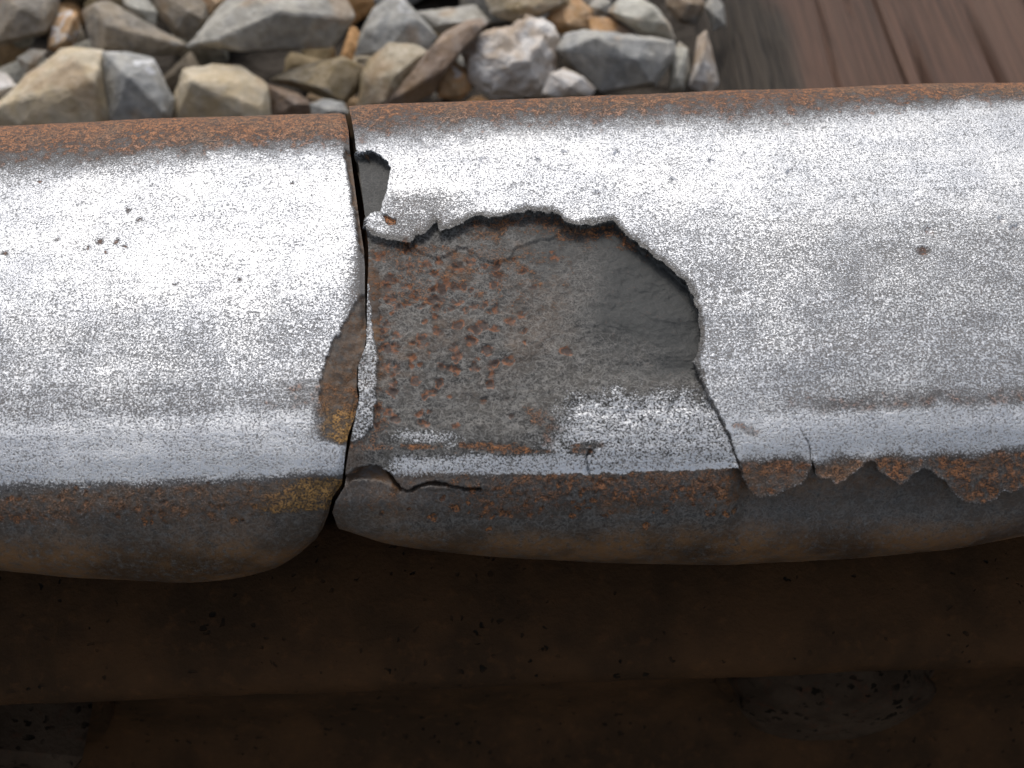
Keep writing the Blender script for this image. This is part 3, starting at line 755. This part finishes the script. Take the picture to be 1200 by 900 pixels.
def sleeper():
    # the top's left arris passes through two pixels of the photograph at the height of the top
    zt = ZT - 0.17
    A = on_z(938, 95, zt); B = on_z(911, 0, zt)
    ang = math.atan2(B[0] - A[0], B[1] - A[1])
    w = 0.229
    # section: across (0 at the left arris), down ; weathered wane on the left
    sec = [(-0.046, -0.150), (-0.045, -0.10), (-0.042, -0.060), (-0.036, -0.040), (-0.027, -0.026), (-0.016, -0.014), (-0.006, -0.0052), (-0.0015, -0.0012), (0.003, 0.0)]
    sec += [(0.003 + 0.117 * i / 240, 0.0) for i in range(1, 241)] + [(0.12 + (w - 0.123) * i / 40, 0.0) for i in range(1, 41)] + [(w, -0.004), (w + 0.004, -0.03), (w + 0.004, -0.150)]
    sec = np.array(sec); ys = np.r_[np.linspace(-0.75, 0.10, 30), np.linspace(0.105, 0.48, 130), np.linspace(0.5, 1.75, 40)]
    X = np.repeat(sec[None, :, 0], len(ys), 0); Z = np.repeat(sec[None, :, 1], len(ys), 0); Y = np.repeat(ys[:, None], len(sec), 1)
    top = (np.abs(Z) < 0.002)
    Z = Z + np.where(top & (np.abs(Y) > 0.08), (fbm(X * 260, Y * 5, 3, 91) - 0.5) * 0.0016 + (fbm(X * 40, Y * 6, 2, 93) - 0.5) * 0.002, 0)
    X = X + np.where(X < 0.0, (fbm(Z * 160, Y * 14, 3, 95) - 0.5) * 0.012, 0)
    rs = np.random.RandomState(4)
    for (cx, y0, y1, wd, dp) in [(0.041, 0.2, 0.40, 0.0008, 0.006), (0.050, 0.02, 0.285, 0.0016, 0.009), (0.078, 0.12, 0.30, 0.0014, 0.008), (0.028, 0.27, 0.45, 0.0012, 0.005), (0.104, 0.16, 0.50, 0.0016, 0.008),
                                 (0.066, 0.29, 0.52, 0.0012, 0.005), (0.140, 0.1, 0.6, 0.002, 0.01), (0.175, 0.15, 0.5, 0.0015, 0.008), (0.015, 0.2, 0.33, 0.001, 0.004)]:
        cxx = cx + (fbm(Y * 12, Y * 0 + cx * 90, 2, 97) - 0.5) * 0.006
        Z = Z - np.where(top, np.exp(-((X - cxx) / wd) ** 2) * bump1(y0, y0 + 0.05, y1 - 0.05, y1, Y) * dp * 0.6, 0)
    grey = 1 - sstep(-0.003, 0.004, X + (fbm(X * 90, Y * 20, 2, 99) - 0.5) * 0.008)
    n, m = X.shape
    ca, sa = math.cos(ang), math.sin(ang)
    gx = A[0] + X * ca + (Y - A[1]) * sa; gy = A[1] - X * sa + (Y - A[1]) * ca
    V = np.stack([gx, gy, Z + zt], -1).reshape(-1, 3); idx = np.arange(n * m).reshape(n, m)
    Q = np.stack([idx[:-1, :-1], idx[:-1, 1:], idx[1:, 1:], idx[1:, :-1]], -1).reshape(-1, 4)[:, ::-1]
    cap = []
    for c in (0, n - 1):
        for i in range(m // 2):
            cap.append([idx[c, i], idx[c, i + 1], idx[c, m - 2 - i], idx[c, m - 1 - i]])
    cap = [c for c in cap if len(set(c)) == 4]
    root = empty('railway_sleeper', (A[0] + 0.11, 0.3, zt - 0.15))
    tag(root, 'weathered brown wooden sleeper with cracked grain and grey worn edge', 'sleeper')
    me = quad_mesh('beam', V, np.vstack([Q, np.array(cap)]), {'grey': grey})
    link_mesh('beam', me, wood_material(), root)
sleeper()

# ------------------------------------------------------------------ ground and ballast
def ground():
    t = NT('dark_ballast_dirt')
    a = t.noise(30, 4, 0.6); b = t.vor(45)
    col = t.mix(a, (0.020, 0.016, 0.012), (0.060, 0.050, 0.040))
    m = t.bsdf(col, 0.9, 0, t.bump(t.math('ADD', a, b), 0.02, 0.8), 0.2)
    bm = bmesh.new()
    for s in (400.0,):
        vs = [bm.verts.new((x * s, y * s, -0.012)) for x, y in ((-1, -1), (1, -1), (1, 1), (-1, 1))]
        bm.faces.new(vs)
    me = bpy.data.meshes.new('ground'); bm.to_mesh(me); bm.free()
    tag(link_mesh('ground', me, m), 'dark dirt ground under the ballast', None, None, 'structure')
ground()

def stone_material():
    t = NT('ballast_rock')
    oi = t.n('ShaderNodeObjectInfo')
    cA = oi.outputs['Color']; cB = t.attr('tint', 'OBJECT', 'Color'); vein = t.attr('vein', 'OBJECT', 'Fac')
    rnd = t.n('ShaderNodeVectorMath', operation='ADD')
    t.put(rnd.inputs[0], t.co)
    cmb = t.n('ShaderNodeCombineXYZ'); t.put(cmb.inputs[0], oi.outputs['Random']); t.put(cmb.inputs[1], t.math('MULTIPLY', oi.outputs['Random'], 7.3))
    t.put(rnd.inputs[1], cmb.outputs[0]); v = rnd.outputs[0]
    a = t.noise(75, 4, 0.66, v, 0.6); b = t.noise(260, 4, 0.65, v); c = t.noise(1100, 3, 0.6, v)
    col = t.mix(t.ss(a, 0.40, 0.62), cA, cB)
    dust = t.ss(t.noise(38, 3, 0.6, v), 0.54, 0.66)
    col = t.mix(t.math('MULTIPLY', dust, 0.55), col, (0.40, 0.25, 0.12))
    col = t.mix(t.ss(b, 0.30, 0.75), t.mix(0.30, col, (0.05, 0.045, 0.035)), t.mix(0.22, col, (0.6, 0.58, 0.55)))
    pt = t.n('ShaderNodeNewGeometry').outputs['Pointiness']
    col = t.mix(t.math('MULTIPLY', t.ss(t.math('MULTIPLY_ADD', t.math('SUBTRACT', a, 0.5), 0.12, pt), 0.53, 0.62), 0.55), col, (0.62, 0.61, 0.58))
    w = t.n('ShaderNodeTexWave', wave_type='BANDS', bands_direction='DIAGONAL'); w.inputs['Scale'].default_value = 9; w.inputs['Distortion'].default_value = 5
    w.inputs['Detail'].default_value = 3; w.inputs['Detail Scale'].default_value = 12; t.t.links.new(v, w.inputs['Vector'])
    vm = t.math('MULTIPLY', t.ss(w.outputs['Fac'], 0.93, 0.985), vein)
    col = t.mix(vm, col, (0.58, 0.58, 0.58))
    h = t.math('MULTIPLY_ADD', b, 0.7, t.math('MULTIPLY', c, 0.3))
    return t.bsdf(col, 0.72, 0, t.bump(h, 0.0022, 0.8), 0.35)
M_STONE = stone_material()
TAN = ((0.62, 0.49, 0.30), (0.52, 0.44, 0.31)); GREY = ((0.34, 0.325, 0.285), (0.45, 0.42, 0.35)); DARK = ((0.18, 0.155, 0.12), (0.29, 0.23, 0.155))
BLUE = ((0.28, 0.285, 0.275), (0.42, 0.405, 0.36)); OLIVE = ((0.29, 0.21, 0.095), (0.21, 0.165, 0.095)); ORANGE = ((0.58, 0.31, 0.11), (0.46, 0.30, 0.15))
WHITE = ((0.76, 0.73, 0.69), (0.52, 0.42, 0.32)); BROWN = ((0.26, 0.165, 0.10), (0.20, 0.135, 0.09)); LIGHT = ((0.56, 0.54, 0.46), (0.38, 0.36, 0.29))

def rock_mesh(name, pts, seed, rough=0.02, cuts=2, cut_planes=2):
    bm = bmesh.new()
    for p in pts: bm.verts.new(p)
    r = bmesh.ops.convex_hull(bm, input=bm.verts)
    junk = [g for g in r['geom_interior'] + r['geom_unused'] if isinstance(g, bmesh.types.BMVert)]
    bmesh.ops.delete(bm, geom=list(set(junk)), context='VERTS')
    bmesh.ops.dissolve_limit(bm, angle_limit=math.radians(19), verts=bm.verts, edges=bm.edges)
    size = max((v.co.length for v in bm.verts))
    bmesh.ops.bevel(bm, geom=bm.edges[:], offset=size * 0.02, segments=1, profile=0.6, affect='EDGES', clamp_overlap=True)
    bmesh.ops.triangulate(bm, faces=bm.faces)
    for k in range(4):
        long = [e for e in bm.edges if e.calc_length() > size * 0.11]
        if not long or len(bm.faces) > 9000: break
        bmesh.ops.subdivide_edges(bm, edges=long, cuts=1, use_grid_fill=False)
        bmesh.ops.triangulate(bm, faces=[f for f in bm.faces if len(f.verts) > 3])
    bm.normal_update()
    off = Vector((seed * 3.1, seed * 1.7, seed * 0.9))
    for v in bm.verts:
        p = v.co / size
        d = mnoise.noise(p * 2.2 + off) * rough * 1.4 + mnoise.noise(p * 6 + off) * rough * 0.7 + mnoise.noise(p * 15 + off) * rough * 0.3
        # broken ledges
        d += (abs(mnoise.noise(p * 3.3 + off * 2)) - 0.2) * rough * 1.2
        v.co += v.normal * d * size
    me = bpy.data.meshes.new(name); bm.to_mesh(me); bm.free()
    me.polygons.foreach_set('use_smooth', [True] * len(me.polygons))
    try: me.set_sharp_from_angle(angle=math.radians(14))
    except Exception: pass
    return me

GRP = 'ballast stones behind the rail'
def stone(outline, pal, label, seed, z=0.022, thick=0.8, vein=0.0, ridge=None, rough=0.02):
    """outline in photograph pixels; distance from the height z at which the stone lies on the bed"""
    O = np.array(outline, float); c = O.mean(0); O = c + (O - c) * 1.05
    ctr = on_z(c[0], c[1], z)
    dist = float(np.dot(ctr - CAM, fw)); s = dist / FPX
    vd = ray(c[0], c[1])
    ext = (O.max(0) - O.min(0)) * s
    T = thick * math.sqrt(ext[0] * ext[1]) * 0.5
    rs = np.random.RandomState(seed)
    pts = []
    for p in O:
        d = (p - c) * s
        off = RT * d[0] - UP * d[1]
        dv = rs.uniform(-0.25, 0.25) * T
        pts.append(off + vd * dv)
        pts.append(off * rs.uniform(0.60, 0.82) + vd * T * rs.uniform(0.7, 1.0) + np.array([0, 0, -0.15 * T]))
        if rs.rand() < 0.62: pts.append(off * rs.uniform(0.55, 0.92) - vd * T * rs.uniform(0.4, 0.8))
    rx, ry = ridge if ridge else (c[0] + rs.uniform(-.15, .15) * ext[0] / s, c[1] + rs.uniform(-.1, .2) * ext[1] / s)
    pts.append(RT * (rx - c[0]) * s - UP * (ry - c[1]) * s - vd * T)
    P = np.array(pts)
    zmin = P[:, 2].min()
    base = np.array([ctr[0], ctr[1], ctr[2] + zmin])
    P = P - np.array([0, 0, zmin])
    cen = P.mean(0)
    me = rock_mesh('ballast_stone', [tuple(p - cen) for p in P], seed, rough)
    me.transform(Matrix.Translation(Vector(cen)))
    o = link_mesh('ballast_stone', me, M_STONE); o.location = base
    o.color = pal[0] + (1,); o['tint'] = list(pal[1]) + [1.0]; o['vein'] = float(vein)
    tag(o, label, 'stone', GRP)
    return o

STONES = [
 ([(-14, 150), (-10, 128), (22, 99), (50, 72), (70, 57), (100, 56), (121, 60), (124, 100), (125, 138), (122, 165), (0, 170)], TAN, 'large pale tan stone with slanting left face against the rail', dict(z=0.030, thick=0.9, ridge=(108, 95))),
 ([(122, 62), (150, 62), (180, 69), (192, 90), (203, 115), (201, 140), (190, 160), (126, 160)], BLUE, 'blue grey stone with white streak, touching the large tan stone', dict(z=0.030, thick=0.9, vein=1.0, ridge=(150, 90))),
 ([(204, 150), (206, 106), (216, 82), (250, 75), (282, 77), (312, 99), (315, 132), (312, 155)], TAN, 'blocky tan stone between the streaked blue grey stone and the brown wedge', dict(z=0.028, thick=0.85, ridge=(225, 95))),
 ([(222, 54), (240, 30), (268, 7), (285, -20), (395, -20), (413, 20), (398, 42), (384, 56), (350, 50), (322, 48), (286, 61)], GREY, 'broad flat grey stone with pale chipped rim, largest of the bed', dict(z=0.036, thick=0.8, ridge=(330, 15))),
 ([(97, 13), (112, 4), (130, 3), (154, 22), (190, 38), (220, 53), (208, 62), (158, 68), (112, 64), (104, 40)], DARK, 'dark brown grey wedge stone above the streaked blue grey stone', dict(z=0.030, thick=0.8, ridge=(125, 30))),
 ([(-20, -16), (50, -20), (70, -5), (66, 24), (56, 38), (20, 50), (-20, 58)], DARK, 'mottled dark grey stone beside the small orange and white stone', dict(z=0.030, thick=0.8)),
 ([(57, 56), (60, 32), (74, 10), (90, 16), (93, 38), (86, 56), (72, 62)], ORANGE, 'small orange stone with white tip above the large tan stone', dict(z=0.026, thick=0.9, vein=0.8)),
 ([(20, 68), (38, 57), (56, 60), (44, 78), (30, 86)], GREY, 'small grey chip beside the large tan stone', dict(z=0.022, thick=0.9)),
 ([(-12, 82), (6, 86), (20, 101), (6, 114), (-12, 120)], WHITE, 'small white chip beside the large tan stone', dict(z=0.030, thick=0.9)),
 ([(140, -18), (164, -14), (184, 14), (180, 34), (160, 24), (146, 6)], LIGHT, 'pale grey sliver leaning on the dark wedge stone', dict(z=0.030, thick=0.8)),
 ([(172, -16), (212, -18), (240, 4), (246, 24), (226, 48), (204, 42), (186, 20)], DARK, 'dark grey angular stone beside the broad flat grey stone', dict(z=0.026, thick=0.9)),
 ([(236, -14), (256, -20), (272, -6), (262, 16), (244, 24)], ORANGE, 'orange stone behind the broad flat grey stone', dict(z=0.026, thick=0.9)),
 ([(318, 93), (342, 82), (367, 73), (400, 66), (428, 80), (424, 104), (404, 121), (376, 114), (350, 106)], OLIVE, 'olive brown rounded stone below the broad flat grey stone', dict(z=0.026, thick=0.8)),
 ([(312, 98), (330, 102), (352, 110), (368, 123), (366, 140), (314, 142)], BROWN, 'low brown wedge beside the blocky tan stone', dict(z=0.024, thick=0.8)),
 ([(364, 122), (380, 116), (402, 120), (408, 132), (390, 144), (366, 140)], BLUE, 'small blue grey pebble below the olive brown stone', dict(z=0.026, thick=0.8)),
 ([(417, 64), (424, 36), (437, 11), (455, -2), (474, 0), (496, 22), (511, 42), (500, 62), (456, 58)], BLUE, 'upright blue grey stone behind the yellowish tan stone', dict(z=0.030, thick=0.8, vein=0.5)),
 ([(420, 124), (424, 90), (432, 70), (455, 50), (486, 54), (500, 62), (490, 90), (470, 108), (448, 124)], (TAN[1], OLIVE[0]), 'yellowish tan stone below the upright blue grey stone', dict(z=0.030, thick=0.8)),
 ([(470, 96), (492, 72), (510, 54), (521, 38), (545, 26), (562, 22), (570, 29), (548, 44), (526, 66), (516, 92), (506, 112), (470, 124), (446, 126)], BROWN, 'long reddish brown stone lying diagonally beside the white quartz stone', dict(z=0.034, thick=0.6)),
 ([(490, 14), (520, 6), (556, 6), (574, 26), (556, 34), (522, 40), (504, 34)], GREY, 'grey flat stone behind the long reddish brown stone', dict(z=0.026, thick=0.8)),
 ([(512, 84), (530, 70), (550, 84), (552, 104), (540, 116), (514, 114)], ORANGE, 'small orange and cream stone beside the white quartz stone', dict(z=0.026, thick=0.9, vein=0.6)),
 ([(545, 62), (556, 46), (572, 36), (604, 34), (616, 19), (636, 20), (650, 32), (654, 60), (646, 86), (638, 108), (576, 114), (552, 92)], WHITE, 'knobbly white quartz stone with brown stains', dict(z=0.032, thick=0.9, rough=0.07)),
 ([(566, -16), (600, -24), (662, -20), (668, 4), (640, 20), (604, 26), (576, 14)], OLIVE, 'olive brown stone behind the white quartz stone', dict(z=0.034, thick=0.8)),
 ([(640, 22), (656, 0), (674, -6), (694, 12), (694, 34), (672, 42), (652, 38)], ORANGE, 'orange tan stone behind the large blue grey stone, next to the quartz', dict(z=0.028, thick=0.9)),
 ([(690, 20), (716, 22), (744, 40), (750, 54), (716, 54), (692, 42)], (ORANGE[0], BROWN[0]), 'thin orange stone wedged above the large blue grey stone', dict(z=0.026, thick=0.8)),
 ([(654, 58), (664, 42), (686, 34), (722, 48), (760, 44), (788, 48), (790, 64), (778, 84), (766, 100), (706, 106), (680, 84)], BLUE, 'large blue grey stone with smooth sloping face near the sleeper', dict(z=0.032, thick=0.8, ridge=(745, 70))),
 ([(636, 110), (646, 86), (662, 80), (684, 90), (697, 104), (690, 114), (650, 118)], WHITE, 'small white stone in front of the large blue grey stone', dict(z=0.030, thick=0.9)),
 ([(714, 14), (728, -2), (748, -4), (768, 8), (784, 28), (790, 46), (756, 44), (726, 26)], LIGHT, 'pale greenish stone with dark base above the large blue grey stone', dict(z=0.032, thick=0.9)),
 ([(690, 6), (702, -6), (716, 2), (714, 16), (696, 20)], GREY, 'small grey pebble beside the pale greenish stone', dict(z=0.024, thick=0.9)),
 ([(786, 64), (796, 50), (806, 58), (808, 84), (800, 106), (784, 108)], LIGHT, 'thin pale stone standing beside the large blue grey stone', dict(z=0.026, thick=0.9)),
 ([(808, 100), (810, 70), (818, 44), (828, 36), (838, 60), (842, 96), (830, 112)], WHITE, 'upright whitish stone against the sleeper', dict(z=0.026, thick=0.9)),
 ([(780, -14), (812, -20), (826, 4), (816, 30), (796, 26), (782, 8)], DARK, 'dark stone in the gap beside the sleeper', dict(z=0.016, thick=0.9)),
 ([(826, 8), (836, -10), (848, 6), (850, 30), (836, 36)], GREY, 'small grey stone lodged against the sleeper edge', dict(z=0.014, thick=0.9)),
]
for i, (ol, pal, lab, kw) in enumerate(STONES):
    stone(ol, pal, lab, 11 + i, **kw)

# the bed of smaller and farther stones that nobody could count
def bed():
    rs = random.Random(5)
    lib = []
    for k in range(10):
        r2 = np.random.RandomState(200 + k)
        pts = []
        for i in range(16):
            v = r2.normal(size=3); v /= np.linalg.norm(v); pts.append(tuple(v * np.array([1, r2.uniform(.65, .95), r2.uniform(.5, .8)])))
        bm = bmesh.new()
        for p in pts: bm.verts.new(p)
        r = bmesh.ops.convex_hull(bm, input=bm.verts)
        bmesh.ops.bevel(bm, geom=bm.edges[:], offset=0.07, segments=1, affect='EDGES', clamp_overlap=True)
        bmesh.ops.triangulate(bm, faces=bm.faces)
        bm.verts.ensure_lookup_table(); bm.verts.index_update()
        lib.append((np.array([v.co[:] for v in bm.verts]), np.array([[v.index for v in f.verts] for f in bm.faces])))
        bm.free()
    VV = []; FF = []; CC = []; o = 0
    pals = [TAN, GREY, DARK, BLUE, OLIVE, ORANGE, LIGHT, BROWN, GREY, DARK]
    def add(x, y, z, r):
        nonlocal o
        v, f = lib[rs.randrange(10)]
        R = np.array(Matrix.Rotation(rs.uniform(0, 6.28), 3, 'Z') @ Matrix.Rotation(rs.uniform(0, 6.28), 3, 'X'))
        VV.append(v @ R.T * r + np.array([x, y, z])); FF.append(f + o); o += len(v)
        c = pals[rs.randrange(10)][rs.randrange(2)]; k = rs.uniform(0.7, 1.1)
        CC.append(np.tile(np.array([c[0] * k, c[1] * k, c[2] * k, 1]), (len(v), 1)))
    sl_x = lambda y: 0.085 + 0.0 * y
    y = -0.75
    while y < 1.1:
        x = -0.95
        while x < 1.0:
            jx = x + rs.uniform(-.012, .012); jy = y + rs.uniform(-.012, .012)
            inframe = (0.17 < jy < 0.36 and -0.22 < jx < 0.12)
            if jx > 0.05 and jx < 0.42: pass
            elif -0.072 < jy < 0.072: pass
            elif inframe:
                add(jx, jy, -0.006 + rs.uniform(-.003, .004), rs.uniform(.011, .018))
            else:
                r = rs.uniform(.014, .028)
                add(jx, jy, 0.0 + rs.uniform(-.004, .012), r)
                if abs(jy) > 0.11 and rs.random() < .5: add(jx + .01, jy + .008, 0.012, rs.uniform(.012, .022))
            x += 0.026
        y += 0.026
    V = np.vstack(VV); F = np.vstack(FF); Cc = np.vstack(CC)
    me = bpy.data.meshes.new('ballast_bed')
    me.vertices.add(len(V)); me.vertices.foreach_set('co', V.astype(np.float32).ravel())
    me.loops.add(len(F) * 3); me.loops.foreach_set('vertex_index', F.astype(np.int32).ravel())
    me.polygons.add(len(F)); me.polygons.foreach_set('loop_start', np.arange(0, len(F) * 3, 3, dtype=np.int32))
    ca = me.attributes.new('stone_color', 'FLOAT_COLOR', 'POINT'); ca.data.foreach_set('color', Cc.astype(np.float32).ravel())
    me.update(calc_edges=True)
    t = NT('mixed_ballast')
    col = t.attr('stone_color', 'GEOMETRY', 'Color')
    b = t.noise(240, 4, 0.65)
    col = t.mix(t.ss(b, 0.3, 0.75), t.mix(0.5, col, (0.02, 0.018, 0.015)), t.mix(0.12, col, (0.5, 0.48, 0.45)))
    m = t.bsdf(col, 0.75, 0, t.bump(b, 0.003, 0.8), 0.3)
    tag(link_mesh('ballast_bed', me, m), 'bed of mixed small ballast stones under the larger ones', 'ballast', None, 'stuff')
bed()
